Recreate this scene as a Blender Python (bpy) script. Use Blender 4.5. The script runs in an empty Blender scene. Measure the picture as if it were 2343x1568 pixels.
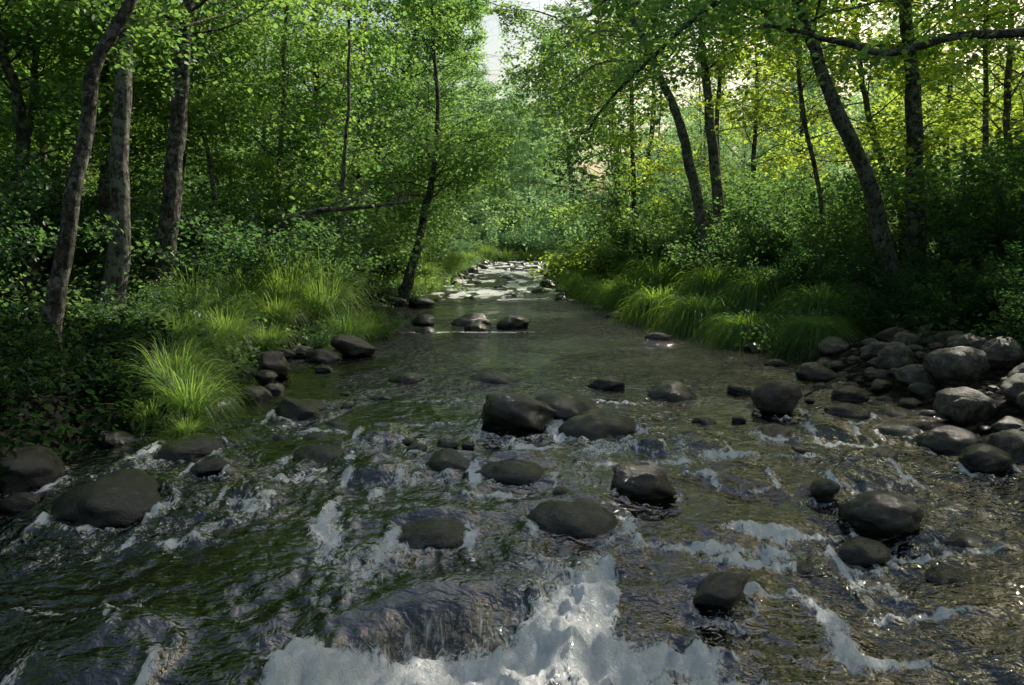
import bpy, math, numpy as np
from mathutils import Vector, noise as mnoise
scene = bpy.context.scene
COL = scene.collection

# ------------------------------------------------------------------ helpers
def vnoise(x, y, seed=0):
    xi = np.floor(x).astype(np.int64); yi = np.floor(y).astype(np.int64)
    fx = x-xi; fy = y-yi
    fx = fx*fx*fx*(fx*(fx*6-15)+10); fy = fy*fy*fy*(fy*(fy*6-15)+10)
    def h(a, b):
        n = (a*374761393 + b*668265263 + seed*974634777) & 0xffffffff
        n = ((n ^ (n >> 13))*1274126177) & 0xffffffff
        return ((n ^ (n >> 16)) & 0xffffff)/float(0xffffff)
    a = h(xi, yi); b = h(xi+1, yi); c = h(xi, yi+1); d = h(xi+1, yi+1)
    return (a*(1-fx)+b*fx)*(1-fy)+(c*(1-fx)+d*fx)*fy
def fbm(x, y, o=4, seed=0):
    s = 0; a = .5; t = 0
    for i in range(o):
        s = s+a*vnoise(x, y, seed+i*17); t += a; a *= .5
        x, y = x*1.9+y*.5+3.1, y*1.9-x*.5+7.7
    return s/t
def sstep(v):
    v = np.clip(v, 0, 1); return v*v*(3-2*v)
def norm(a):
    return a/np.maximum(np.linalg.norm(a, axis=-1, keepdims=True), 1e-9)

def make_mesh(name, V, Q, mat=None, attrs=None, smooth=False):
    me = bpy.data.meshes.new(name)
    V = np.asarray(V, dtype=np.float32); Q = np.asarray(Q, dtype=np.int32)
    me.vertices.add(len(V)); me.vertices.foreach_set('co', V.ravel())
    k = Q.shape[1]
    me.loops.add(Q.size); me.loops.foreach_set('vertex_index', Q.ravel())
    me.polygons.add(len(Q))
    me.polygons.foreach_set('loop_start', np.arange(0, Q.size, k, dtype=np.int32))
    me.polygons.foreach_set('loop_total', np.full(len(Q), k, dtype=np.int32))
    me.polygons.foreach_set('use_smooth', np.full(len(Q), smooth, dtype=bool))
    if attrs:
        for an, av in attrs.items():
            a = me.attributes.new(an, 'FLOAT', 'POINT')
            a.data.foreach_set('value', np.asarray(av, dtype=np.float32))
    me.update(calc_edges=True)
    if mat: me.materials.append(mat)
    return me
def add_obj(name, data, loc=(0, 0, 0), parent=None, **kw):
    o = bpy.data.objects.new(name, data)
    COL.objects.link(o)
    if parent: o.parent = parent
    o.location = loc
    for k, v in kw.items(): o[k] = v
    return o

def catmull(pts, n):
    pts = np.array(pts, float)
    p = np.vstack([2*pts[0]-pts[1], pts, 2*pts[-1]-pts[-2]])
    seg = len(pts)-1
    out = []
    for u in np.linspace(0, seg-1e-6, n):
        i = int(u); t = u-i
        a, b, c, d = p[i], p[i+1], p[i+2], p[i+3]
        out.append(.5*((2*b)+(-a+c)*t+(2*a-5*b+4*c-d)*t*t+(-a+3*b-3*c+d)*t**3))
    return np.array(out)

class Tubes:
    def __init__(s): s.V = []; s.Q = []; s.n = 0
    def add(s, P, rad, sides=6, rough=0, seed=0):
        P = np.asarray(P); n = len(P)
        T = norm(np.gradient(P, axis=0))
        ref = np.array([1., 0.3, .1]) if abs(T[0][2]) > .7 else np.array([0, 0, 1.])
        A = norm(np.cross(T, ref)); B = np.cross(T, A)
        ang = np.linspace(0, 2*math.pi, sides, endpoint=False)
        r = np.asarray(rad)[:, None]*np.ones((1, sides))
        if rough:
            ii, jj = np.meshgrid(np.arange(n), np.arange(sides), indexing='ij')
            nz = fbm(np.cos(ang)[None, :]*1.8+ii*.35+seed, np.sin(ang)[None, :]*1.8+ii*.21+50, 3, seed)
            r = r*(1+rough*(nz-.5)*2)
        V = P[:, None, :]+A[:, None, :]*(np.cos(ang)[None, :, None]*r[..., None])+B[:, None, :]*(np.sin(ang)[None, :, None]*r[..., None])
        i = np.arange(n-1)[:, None]; j = np.arange(sides)[None, :]; j2 = (j+1) % sides
        Q = np.stack([i*sides+j, i*sides+j2, (i+1)*sides+j2, (i+1)*sides+j], -1).reshape(-1, 4)+s.n
        s.V.append(V.reshape(-1, 3)); s.Q.append(Q); s.n += n*sides
    def get(s): return np.vstack(s.V), np.vstack(s.Q)

def leaves_arrays(C, size, rng, flat=.7, narrow=.38, droop=.25):
    N = len(C)
    n = norm(np.column_stack([rng.randn(N)*flat, rng.randn(N)*flat, np.ones(N)]))
    d = norm(np.cross(n, norm(rng.randn(N, 3))))
    d = norm(d-np.array([0, 0, droop])*rng.rand(N, 1))
    b = norm(np.cross(n, d)); n = np.cross(d, b)
    L = (size*(.6+.8*rng.rand(N)))[:, None]; W = L*narrow
    f = n*W*.35
    V = np.stack([C, C+d*L*.3+b*W+f, C+d*L*.72+b*W*.85+f, C+d*L, C+d*L*.72-b*W*.85+f, C+d*L*.3-b*W+f], 1)
    return V
def leaves_mesh(name, V, tint, mat):
    N = len(V); i = np.arange(N)[:, None]*6
    Q = np.concatenate([i+np.array([[0, 1, 2, 3]]), i+np.array([[0, 3, 4, 5]])], 1).reshape(-1, 4)
    return make_mesh(name, V.reshape(-1, 3), Q, mat, {'tint': np.repeat(tint, 6)})
def simple_leaves_mesh(name, V, tint, mat):
    V = V[:, [0, 1, 3, 5]]; N = len(V); i = np.arange(N)[:, None]*4
    return make_mesh(name, V.reshape(-1, 3), i+np.array([[0, 1, 2, 3]]), mat, {'tint': np.repeat(tint, 4)})

# ------------------------------------------------------------------ materials
def new_mat(name):
    m = bpy.data.materials.new(name); m.use_nodes = True
    nt = m.node_tree; nt.nodes.clear()
    out = nt.nodes.new('ShaderNodeOutputMaterial')
    return m, nt, out
def N(nt, typ, **kw):
    n = nt.nodes.new(typ)
    for k, v in kw.items():
        if k in n.inputs.keys(): n.inputs[k].default_value = v
        else: setattr(n, k, v)
    return n
def ramp(nt, fac, stops):
    r = nt.nodes.new('ShaderNodeValToRGB')
    e = r.color_ramp.elements
    while len(e) < len(stops): e.new(.5)
    for el, (p, c) in zip(e, stops):
        el.position = p; el.color = (c[0], c[1], c[2], 1) if hasattr(c, '__len__') else (c, c, c, 1)
    nt.links.new(fac, r.inputs[0]); return r.outputs[0]
def mixc(nt, f, a, b, mode='MIX'):
    m = nt.nodes.new('ShaderNodeMix'); m.data_type = 'RGBA'; m.blend_type = mode
    for s, v in ((m.inputs[0], f), (m.inputs[6], a), (m.inputs[7], b)):
        if hasattr(v, 'is_linked'): nt.links.new(v, s)
        else: s.default_value = v if not hasattr(v, '__len__') else (v[0], v[1], v[2], 1)
    return m.outputs[2]
def math_(nt, op, a, b=0., c=None):
    m = nt.nodes.new('ShaderNodeMath'); m.operation = op
    for i, v in enumerate((a, b) if c is None else (a, b, c)):
        if hasattr(v, 'is_linked'): nt.links.new(v, m.inputs[i])
        else: m.inputs[i].default_value = v
    return m.outputs[0]

def leaf_mat(name, dark, light, trans, tfac=.45, gl=.03):
    m, nt, out = new_mat(name); L = nt.links
    at = N(nt, 'ShaderNodeAttribute', attribute_name='tint')
    oi = N(nt, 'ShaderNodeObjectInfo')
    v = math_(nt, 'ADD', math_(nt, 'MULTIPLY', at.outputs['Fac'], .65), math_(nt, 'MULTIPLY', oi.outputs['Random'], .35))
    c = ramp(nt, v, [(0.1, dark), (.9, light)])
    t = ramp(nt, v, [(0.1, (trans[0]*.4, trans[1]*.6, trans[2]*.8)), (.9, trans)])
    p = N(nt, 'ShaderNodeBsdfDiffuse'); L.new(c, p.inputs['Color'])
    g = N(nt, 'ShaderNodeBsdfGlossy', Roughness=.45); g.inputs[0].default_value = (.9, .95, 1, 1)
    tr = N(nt, 'ShaderNodeBsdfTranslucent'); L.new(t, tr.inputs['Color'])
    mx = N(nt, 'ShaderNodeMixShader'); mx.inputs[0].default_value = tfac
    L.new(p.outputs[0], mx.inputs[1]); L.new(tr.outputs[0], mx.inputs[2])
    m2 = N(nt, 'ShaderNodeMixShader'); m2.inputs[0].default_value = gl
    L.new(mx.outputs[0], m2.inputs[1]); L.new(g.outputs[0], m2.inputs[2]); L.new(m2.outputs[0], out.inputs[0])
    return m
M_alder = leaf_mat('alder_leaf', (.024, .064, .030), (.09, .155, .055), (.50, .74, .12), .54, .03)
M_sun_tint = leaf_mat('sun_tinted_alder_leaf', (.032, .08, .024), (.12, .19, .04), (.86, .96, .10), .65, .02)  # alder leaf copy with right-bank sun glow put into its colour
M_shrub = leaf_mat('shrub_leaf', (.028, .066, .035), (.09, .14, .062), (.38, .60, .12), .48)
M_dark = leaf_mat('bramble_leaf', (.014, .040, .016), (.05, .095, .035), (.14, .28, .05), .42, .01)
M_shade_tint = leaf_mat('shade_tinted_bramble_leaf', (.005, .014, .006), (.018, .036, .013), (.05, .10, .02), .4, .003)  # darker bramble copy, shade of the near left bank painted into the leaves
M_grass = leaf_mat('grass_blade', (.06, .11, .025), (.13, .20, .05), (.58, .76, .11), .52)
M_sedge = leaf_mat('sedge_blade', (.05, .11, .03), (.12, .19, .045), (.56, .80, .08), .52)
M_haze_tint = leaf_mat('haze_tinted_leaf', (.055, .125, .07), (.15, .23, .13), (.58, .84, .28), .52)  # distance haze painted in as a paler, bluer leaf colour

def bark_mat(name, lich_amt, lo, hi, th):
    m, nt, out = new_mat(name); L = nt.links
    tc = N(nt, 'ShaderNodeTexCoord'); mp = N(nt, 'ShaderNodeMapping'); mp.inputs['Scale'].default_value = (1, 1, .35)
    L.new(tc.outputs['Object'], mp.inputs[0])
    n1 = N(nt, 'ShaderNodeTexNoise', Scale=26., Detail=6., Roughness=.7); L.new(mp.outputs[0], n1.inputs['Vector'])
    n2 = N(nt, 'ShaderNodeTexNoise', Scale=9., Detail=6., Roughness=.75); L.new(tc.outputs['Object'], n2.inputs['Vector'])
    vo = N(nt, 'ShaderNodeTexVoronoi', Scale=18.); L.new(mp.outputs[0], vo.inputs['Vector'])
    base = ramp(nt, n1.outputs[0], [(.40, lo), (.60, hi)])
    lich = ramp(nt, n2.outputs[0], [(th, 0.), (th+.04, 1.)])
    c = mixc(nt, math_(nt, 'MULTIPLY', lich, lich_amt), base, (.28, .28, .235))
    n3 = N(nt, 'ShaderNodeTexNoise', Scale=2.3, Detail=3.); L.new(tc.outputs['Object'], n3.inputs['Vector'])
    c = mixc(nt, math_(nt, 'MULTIPLY', ramp(nt, n3.outputs[0], [(.5, 0.), (.65, 1.)]), .5), c, (.03, .04, .015))
    p = N(nt, 'ShaderNodeBsdfPrincipled', Roughness=.9); L.new(c, p.inputs['Base Color'])
    h = math_(nt, 'ADD', n1.outputs[0], math_(nt, 'MULTIPLY', vo.outputs['Distance'], .8))
    b = N(nt, 'ShaderNodeBump', Strength=1., Distance=.10); L.new(h, b.inputs['Height']); L.new(b.outputs[0], p.inputs['Normal'])
    L.new(p.outputs[0], out.inputs[0]); return m
M_bark = bark_mat('lichen_bark', .8, (.009, .0075, .0065), (.12, .10, .08), .51)
M_bark_pale = bark_mat('pale_lichen_bark', .85, (.018, .015, .013), (.18, .16, .135), .47)

def rock_mat(name, lo, hi, moss=.5, rough=.42, pale=0., coat=0.):
    m, nt, out = new_mat(name); L = nt.links
    geo = N(nt, 'ShaderNodeNewGeometry')
    oi = N(nt, 'ShaderNodeObjectInfo')
    ad = N(nt, 'ShaderNodeVectorMath', operation='ADD'); L.new(geo.outputs['Position'], ad.inputs[0])
    cmb = N(nt, 'ShaderNodeCombineXYZ'); L.new(math_(nt, 'MULTIPLY', oi.outputs['Random'], 20.), cmb.inputs[0]); L.new(cmb.outputs[0], ad.inputs[1])
    n1 = N(nt, 'ShaderNodeTexNoise', Scale=9., Detail=8., Roughness=.65); L.new(ad.outputs[0], n1.inputs['Vector'])
    n2 = N(nt, 'ShaderNodeTexNoise', Scale=70., Detail=4., Roughness=.7); L.new(ad.outputs[0], n2.inputs['Vector'])
    n3 = N(nt, 'ShaderNodeTexNoise', Scale=5., Detail=6., Roughness=.7); L.new(ad.outputs[0], n3.inputs['Vector'])
    f = math_(nt, 'ADD', math_(nt, 'MULTIPLY', n1.outputs[0], .6), math_(nt, 'MULTIPLY', n2.outputs[0], .4))
    c = ramp(nt, f, [(.42, lo), (.60, hi)])
    c = mixc(nt, 1., c, ramp(nt, oi.outputs['Random'], [(0., (.6, .57, .54)), (.5, (1., .92, .84)), (1., (1.2, 1.1, 1.0))]), 'MULTIPLY')
    mo = ramp(nt, n3.outputs[0], [(.46, 0.), (.56, 1.)])
    c = mixc(nt, math_(nt, 'MULTIPLY', mo, moss), c, (.030, .026, .006))
    if pale:
        n4 = N(nt, 'ShaderNodeTexNoise', Scale=16., Detail=7., Roughness=.75); L.new(ad.outputs[0], n4.inputs['Vector'])
        c = mixc(nt, math_(nt, 'MULTIPLY', ramp(nt, n4.outputs[0], [(.52, 0.), (.58, 1.)]), pale), c, (.26, .245, .22))
    sx = N(nt, 'ShaderNodeSeparateXYZ'); L.new(geo.outputs['Position'], sx.inputs[0])
    w = ramp(nt, math_(nt, 'ADD', sx.outputs[2], math_(nt, 'MULTIPLY', n1.outputs[0], .16)), [(.12, 0.), (.22, 1.)])
    c = mixc(nt, w, mixc(nt, 1., c, (.30, .27, .24), 'MULTIPLY'), c)
    r = ramp(nt, w, [(0., .08), (1., rough)])
    p = N(nt, 'ShaderNodeBsdfPrincipled', Roughness=rough); L.new(c, p.inputs['Base Color'])
    L.new(r, p.inputs['Roughness'])
    p.inputs['Coat Weight'].default_value = coat; p.inputs['Coat Roughness'].default_value = .12
    b = N(nt, 'ShaderNodeBump', Strength=1., Distance=.03); L.new(f, b.inputs['Height']); L.new(b.outputs[0], p.inputs['Normal'])
    L.new(b.outputs[0], p.inputs['Coat Normal'])
    L.new(p.outputs[0], out.inputs[0]); return m
M_wet = rock_mat('wet_river_rock', (.003, .0025, .0022), (.018, .0135, .010), .6, .22, 0, .3)
M_brown = rock_mat('brown_river_rock', (.013, .010, .007), (.07, .051, .037), .3, .36, 0, .2)
M_dry = rock_mat('dry_granite_stone', (.032, .030, .027), (.14, .128, .11), .25, .55, .45)

def ground_mat():
    m, nt, out = new_mat('forest_soil_and_gravel'); L = nt.links
    geo = N(nt, 'ShaderNodeNewGeometry')
    at = N(nt, 'ShaderNodeAttribute', attribute_name='bank')
    vo = N(nt, 'ShaderNodeTexVoronoi', Scale=9., Randomness=1.); L.new(geo.outputs['Position'], vo.inputs['Vector'])
    n1 = N(nt, 'ShaderNodeTexNoise', Scale=6., Detail=8., Roughness=.7); L.new(geo.outputs['Position'], n1.inputs['Vector'])
    sp = N(nt, 'ShaderNodeSeparateColor'); L.new(vo.outputs['Color'], sp.inputs[0])
    peb = ramp(nt, sp.outputs[0], [(0., (.02, .015, .010)), (.5, (.05, .038, .028)), (1., (.11, .088, .065))])
    edge = ramp(nt, vo.outputs['Distance'], [(.25, 1.), (.6, .12)])
    peb = mixc(nt, 1., peb, edge, 'MULTIPLY')
    soil = ramp(nt, n1.outputs[0], [(.3, (.004, .0035, .0025)), (.55, (.007, .007, .004)), (.75, (.010, .014, .006))])
    c = mixc(nt, at.outputs['Fac'], peb, soil)
    p = N(nt, 'ShaderNodeBsdfPrincipled', Roughness=.95); L.new(c, p.inputs['Base Color'])
    p.inputs['Specular IOR Level'].default_value = .15
    h = math_(nt, 'SUBTRACT', math_(nt, 'MULTIPLY', n1.outputs[0], .6), math_(nt, 'MULTIPLY', vo.outputs['Distance'], 1.4))
    b = N(nt, 'ShaderNodeBump', Strength=1., Distance=.07); L.new(h, b.inputs['Height']); L.new(b.outputs[0], p.inputs['Normal'])
    L.new(p.outputs[0], out.inputs[0]); return m
M_ground = ground_mat()

def water_mat():
    m, nt, out = new_mat('stream_water'); L = nt.links
    geo = N(nt, 'ShaderNodeNewGeometry')
    af = N(nt, 'ShaderNodeAttribute', attribute_name='foam')
    tb = N(nt, 'ShaderNodeAttribute', attribute_name='turb')
    fa = N(nt, 'ShaderNodeAttribute', attribute_name='fall')
    mp = N(nt, 'ShaderNodeMapping'); mp.inputs['Scale'].default_value = (.8, 1.1, 1.); L.new(geo.outputs['Position'], mp.inputs[0])
    n1 = N(nt, 'ShaderNodeTexNoise', Scale=9., Detail=2., Roughness=.5, Distortion=1.1); L.new(mp.outputs[0], n1.inputs['Vector'])
    n2 = N(nt, 'ShaderNodeTexNoise', Scale=32., Detail=2., Roughness=.5, Distortion=.6); L.new(mp.outputs[0], n2.inputs['Vector'])
    h = math_(nt, 'ADD', n1.outputs[0], math_(nt, 'MULTIPLY', n2.outputs[0], .34))
    mp4 = N(nt, 'ShaderNodeMapping'); mp4.inputs['Scale'].default_value = (20., 5., 5.); L.new(geo.outputs['Position'], mp4.inputs[0])
    n4 = N(nt, 'ShaderNodeTexNoise', Scale=1., Detail=5., Roughness=.62, Distortion=1.8); L.new(mp4.outputs[0], n4.inputs['Vector'])
    hs = math_(nt, 'ADD', math_(nt, 'MULTIPLY', h, tb.outputs['Fac']), math_(nt, 'MULTIPLY', n4.outputs[0], math_(nt, 'MULTIPLY', fa.outputs['Fac'], .5)))
    b = N(nt, 'ShaderNodeBump', Strength=1., Distance=.044); L.new(hs, b.inputs['Height'])
    fr = N(nt, 'ShaderNodeFresnel', IOR=1.78); L.new(b.outputs[0], fr.inputs['Normal'])
    gl = N(nt, 'ShaderNodeBsdfGlossy', Roughness=.04); gl.inputs['Color'].default_value = (1, 1, 1, 1); L.new(b.outputs[0], gl.inputs['Normal'])
    tr = N(nt, 'ShaderNodeBsdfTransparent'); tr.inputs[0].default_value = (.14, .115, .09, 1)
    mx = N(nt, 'ShaderNodeMixShader'); L.new(fr.outputs[0], mx.inputs[0]); L.new(tr.outputs[0], mx.inputs[1]); L.new(gl.outputs[0], mx.inputs[2])
    mp2 = N(nt, 'ShaderNodeMapping'); mp2.inputs['Scale'].default_value = (1.35, .8, 1.); L.new(geo.outputs['Position'], mp2.inputs[0])
    fn = N(nt, 'ShaderNodeTexNoise', Scale=18., Detail=9., Roughness=.74, Distortion=1.2); L.new(mp2.outputs[0], fn.inputs['Vector'])
    fm = math_(nt, 'ADD', fn.outputs[0], math_(nt, 'MULTIPLY', af.outputs['Fac'], .33))
    fm = ramp(nt, fm, [(.68, 0.), (.73, .45), (.81, 1.)])
    st = math_(nt, 'MULTIPLY', ramp(nt, n4.outputs[0], [(.55, 0.), (.72, 1.)]), math_(nt, 'MULTIPLY', fa.outputs['Fac'], .8))
    fm = math_(nt, 'MAXIMUM', fm, st)
    fd = N(nt, 'ShaderNodeBsdfPrincipled', Roughness=.3); fd.inputs['Base Color'].default_value = (.97, .975, .98, 1)
    fd.inputs['Specular IOR Level'].default_value = 1.
    b2 = N(nt, 'ShaderNodeBump', Strength=1., Distance=.05); L.new(fn.outputs[0], b2.inputs['Height']); L.new(b2.outputs[0], fd.inputs['Normal'])
    m2 = N(nt, 'ShaderNodeMixShader'); L.new(math_(nt, 'MULTIPLY', fm, .97), m2.inputs[0]); L.new(mx.outputs[0], m2.inputs[1]); L.new(fd.outputs[0], m2.inputs[2])
    L.new(m2.outputs[0], out.inputs[0]); return m
M_water = water_mat()

# ------------------------------------------------------------------ terrain functions
LY = [-10, 2, 4, 5.5, 6.6, 8, 9.8, 11.5, 12.6, 14, 16, 18, 20, 24, 33, 44, 56, 66, 75, 95, 300]
LX = [-3.0, -2.7, -3.0, -3.3, -3.0, -3.1, -3.2, -2.7, -2.4, -3.0, -3.4, -3.1, -2.7, -2.4, -2.4, -2.4, -1.2, 3, 9, 24, 90]
RY = [-10, 2, 4, 5, 6.5, 7.8, 9.1, 12.5, 15.5, 19, 22, 33, 44, 56, 66, 75, 95, 300]
RX = [4.2, 4.0, 3.7, 3.5, 3.6, 3.6, 3.5, 3.3, 2.6, 2.2, 1.8, 1.8, 2.2, 3.6, 8, 14, 29, 96]
def xl(y): return np.interp(y, LY, LX)+.25*(vnoise(y*1.1, y*0+3.3, 5)-.5)
def xr(y): return np.interp(y, RY, RX)+.25*(vnoise(y*1.1, y*0+9.3, 8)-.5)
EX = [-3.5, -2.2, -1.07, -.8, -.5, -.2, .16, .5, .8, 1.3, 1.9, 2.7, 4.5]
EY = [2.4, 2.5, 2.75, 3.08, 3.32, 3.34, 3.58, 3.95, 4.1, 4.2, 4.45, 4.05, 4.0]
def ledge(x): return np.interp(x, EX, EY)+.14*(fbm(x*3.2, x*0+2., 3, 66)-.5)
def amp_(x): return np.interp(x, [-2.5, -1.0, -.8, -.5, -.1, .25, .9, 1.5, 2.0, 2.8, 4], [.01, .02, .06, .11, .10, .05, .04, .06, .05, .03, .01])
def wlevel(x, y):
    up = np.clip(y-20, 0, 40)*.010
    near = -.05*sstep((5.6-y)/3.0)-.07*sstep((3.8-y)/1.4)
    e = ledge(x); amp = amp_(x)
    drop = -amp*sstep((e-y)/.24)
    dome = .30*amp*np.exp(-((y-e-.12)/.15)**2-((x+.35)/.38)**2)
    return up+near+drop+dome
def ground_h(x, y):
    sl = xl(y)-x; sr = x-xr(y); s = np.maximum(sl, sr)
    wl = wlevel(np.clip(x, -3, 4), y)
    bed = -.06-.24*sstep(-s/1.2)
    left = .30*sstep(sl/.5)+.10*np.clip(sl, 0, 9)
    right = .14*sstep(sr/.6)+.13*np.clip(sr, 0, 2)+.20*np.clip(sr-2, 0, 4)+.03*np.clip(sr-6, 0, 20)
    bank = np.where(sl > sr, left, right)
    z = wl+np.where(s < 0, bed, -.06+bank)
    z = z+np.where(s < 0, .06, .16)*(fbm(x*1.4, y*1.4, 4, 3)-.5)*(1+np.clip(s, 0, 3)*.5)
    far = np.clip(np.hypot(x*.9, np.maximum(y, 0))-85, 0, 160)
    return z+.10*far
def gh(x, y): return float(ground_h(np.array([float(x)]), np.array([float(y)]))[0])

def grid(xs, ys):
    X, Y = np.meshgrid(xs, ys); ny, nx = X.shape
    i = np.arange(ny-1)[:, None]; j = np.arange(nx-1)[None, :]
    Q = np.stack([i*nx+j, i*nx+j+1, (i+1)*nx+j+1, (i+1)*nx+j], -1).reshape(-1, 4)
    return X.ravel(), Y.ravel(), Q
xs = np.concatenate([-np.geomspace(400, 8.2, 50), np.arange(-8, 9.01, .08), np.geomspace(9.2, 400, 50)])
ys = np.concatenate([np.linspace(-150, -6, 20), np.arange(-5, 14, .09), np.geomspace(14.1, 600, 150)])
X, Y, Q = grid(xs, ys)
Z = ground_h(X, Y)
sD = np.maximum(xl(Y)-X, X-xr(Y))
bankv = np.where(X > 0, sstep((sD-2.0)/.8), sstep((sD+.35)/.2))
bankv = np.where((X > 0) & (Y > 10.5), sstep((sD-.1)/.4), bankv)
me = make_mesh('ground', np.column_stack([X, Y, Z]), Q, M_ground, {'bank': bankv}, True)
add_obj('ground', me, kind='structure', label='brown forest soil banks with a gravel streambed', category='ground')

# ------------------------------------------------------------------ stream boulders
B = [(.03, 6.43, .66, .27, 0, 1), (.72, 6.35, .70, .12, 0, 0), (.50, 6.85, .60, .18, 0, 1), (2.42, 7.03, .43, .26, 1, 0),
 (1.63, 7.7, .58, .12, 0, 1), (1.02, 8.24, .42, .09, 0, 0), (-.2, 8.7, .62, .06, 0, 0), (-1.19, 8.6, .40, .08, 0, 0),
 (-1.88, 6.97, .54, .10, 0, 1), (3.45, 8.73, .5, .16, 1, 0), (2.38, 12.4, .45, .09, 0, 0), (-.75, 14.6, .78, .20, 1, 0),
 (-1.66, 14.5, .45, .18, 0, 0), (.03, 14.0, .64, .22, 0, 0), (-.65, 13.7, .4, .10, 1, 0), (-1.49, 13.4, .45, .06, 1, 0),
 (-2.24, 18.8, .66, .24, 0, 0), (-2.9, 19.1, .54, .20, 0, 0), (-3.05, 17, .58, .24, 0, 0), (-2.14, 10.5, .66, .27, 1, 1),
 (-2.5, 10.1, .50, .14, 0, 0), (-2.75, 8.8, .42, .28, 1, 1), (-2.70, 8.4, .26, .13, 0, 0), (-2.86, 10.4, .32, .14, 1, 0),
 (-3.0, 10.0, .32, .16, 1, 0), (-3.1, 9.6, .45, .16, 0, 0), (-2.27, 9.25, .2, .05, 0, 0), (-2.44, 5.75, .52, .06, 0, 0),
 (-1.38, 5.58, .48, .04, 0, 0), (-1.04, 6.1, .38, .01, 0, 0), (-.45, 5.35, .36, .07, 0, 1), (.02, 5.2, .52, .05, 0, 0),
 (.81, 4.72, .39, .16, 1, 0), (.37, 4.28, .54, .08, 0, 0), (-.43, 4.15, .42, .04, 0, 0), (-2.33, 4.48, .60, .15, 0, 0),
 (2.07, 4.30, .42, .14, 0, 0), (1.80, 3.97, .27, .06, 0, 0), (1.88, 4.62, .17, .10, 0, 0), (.94, 3.46, .29, .11, 0, 1),
 (2.32, 5.12, .50, .03, 0, 0), (3.2, 5.2, .36, .15, 0, 0), (2.6, 6.3, .38, .02, 0, 0), (2.10, 6.15, .27, .06, 0, 1),
 (1.42, 5.75, .36, .02, 0, 0), (2.32, 7.87, .25, .07, 0, 0), (3.35, 7.6, .34, .10, 1, 0),
 (-1.62, 4.75, .30, .0, 0, 0), (-2.05, 5.2, .25, .06, 0, 1), (-.92, 5.2, .36, .0, 0, 0), (1.02, 5.7, .22, .02, 0, 0), (1.48, 4.95, .4, -.01, 0, 0), (-1.6, 2.95, .5, .01, 0, 0),
 (-3.2, 5.0, .5, .18, 0, 0), (-2.45, 3.1, .4, .14, 0, 0),
 (-2.55, 7.6, .3, .10, 0, 0), (-2.45, 7.9, .22, .07, 0, 0), (-2.9, 7.3, .35, .18, 0, 0), (-3.0, 11.0, .4, .2, 0, 0), (3.0, 6.9, .4, .08, 0, 0), (3.1, 6.2, .34, .06, 0, 0), (2.9, 8.1, .36, .05, 0, 0), (3.3, 5.8, .42, .12, 0, 0)]
def rock_mesh(name, seed, pointed, mat):
    import bmesh
    bm = bmesh.new(); bmesh.ops.create_icosphere(bm, subdivisions=4, radius=1)
    off = Vector((seed*3.7, seed*1.9, seed*5.3))
    rs = np.random.RandomState(seed)
    planes = [(Vector(norm(rs.randn(3)*np.array([1, 1, .7]))), rs.uniform(.62, .9) if pointed else rs.uniform(.74, .95)) for _ in range(11)]
    for v in bm.verts:
        c = v.co.copy()
        for n, d in planes:
            k = c.dot(n)-d
            if k > 0: c -= n*k*(.85 if pointed else .55)
        k = 1+.22*mnoise.noise(c*1.1+off)+.11*mnoise.noise(c*2.6+off)+.055*mnoise.noise(c*6+off)+.028*mnoise.noise(c*13+off)
        c *= k
        if pointed and c.z > 0: c.x += .25*c.z; c.z *= 1.1
        v.co = c
    mx = max(v.co.z for v in bm.verts); wx = max(abs(v.co.x) for v in bm.verts); wy = max(abs(v.co.y) for v in bm.verts)
    for v in bm.verts: v.co = Vector((v.co.x/wx, v.co.y/wy, v.co.z/mx))
    me = bpy.data.meshes.new(name); bm.to_mesh(me); bm.free()
    me.polygons.foreach_set('use_smooth', [True]*len(me.polygons))
    me.materials.append(mat); return me
MR = [M_wet, M_brown, M_dry]
RM = {}
for mi in range(3):
    for pt in (0, 1):
        for s in range(7): RM[(mi, pt, s)] = rock_mesh('boulder_mesh', s*7+pt*3+mi*11+1, pt, MR[mi])
lab = ['dark wet rounded boulder with flowing water around it', 'brown rounded river boulder standing in the stream', 'pale grey dry granite boulder beside the water']
labp = ['dark wet angular boulder breaking the stream surface', 'brown angular boulder at the grassy stream edge', 'pale grey angular boulder beside the water']
def put_rock(x, y, w, top, zbase, mi, pt, seed, name='boulder', label=None, group='boulders in the stream'):
    rs = np.random.RandomState(seed+100)
    me = RM[(mi, pt, rs.randint(7))]
    rz = max(top*.62, w*.27)
    o = add_obj(name, me, (x, y, zbase+top-rz), label=label or (labp if pt else lab)[mi], category='rock', group=group)
    o.scale = (w/2, w/2*rs.uniform(.72, 1.0), rz)
    o.rotation_euler = (rs.uniform(-.15, .15), rs.uniform(-.15, .15), rs.uniform(-.6, .6) + (math.pi if rs.rand() < .5 else 0))
    return o
for i, (x, y, w, h, mi, pt) in enumerate(B):
    wl = float(wlevel(np.array([x]), np.array([y]))[0])
    put_rock(x, y, w*1.08, h, wl, mi, pt, i*3+2)
placed = [(b[0], b[1], b[2]/2) for b in B]
def scatter(n, fx, sizes, mats, seed, label, group, tries=5000, ov=.75, name='river_stone', hs=(.8, 1.15)):
    rs = np.random.RandomState(seed); k = 0
    for _ in range(tries):
        if k >= n: break
        x, y = fx(rs); r = rs.uniform(*sizes)/2*(.6 if rs.rand() < .45 else 1)
        if any((x-a)**2+(y-b)**2 < ((r+c)*ov)**2 for a, b, c in placed): continue
        placed.append((x, y, r)); g = gh(x, y)
        mi = mats[rs.randint(len(mats))]
        put_rock(x, y, 2*r, r*rs.uniform(*hs), g-.02, mi, 1 if rs.rand() < .12 else 0, seed*1000+k, name, label[mi], group); k += 1
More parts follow.
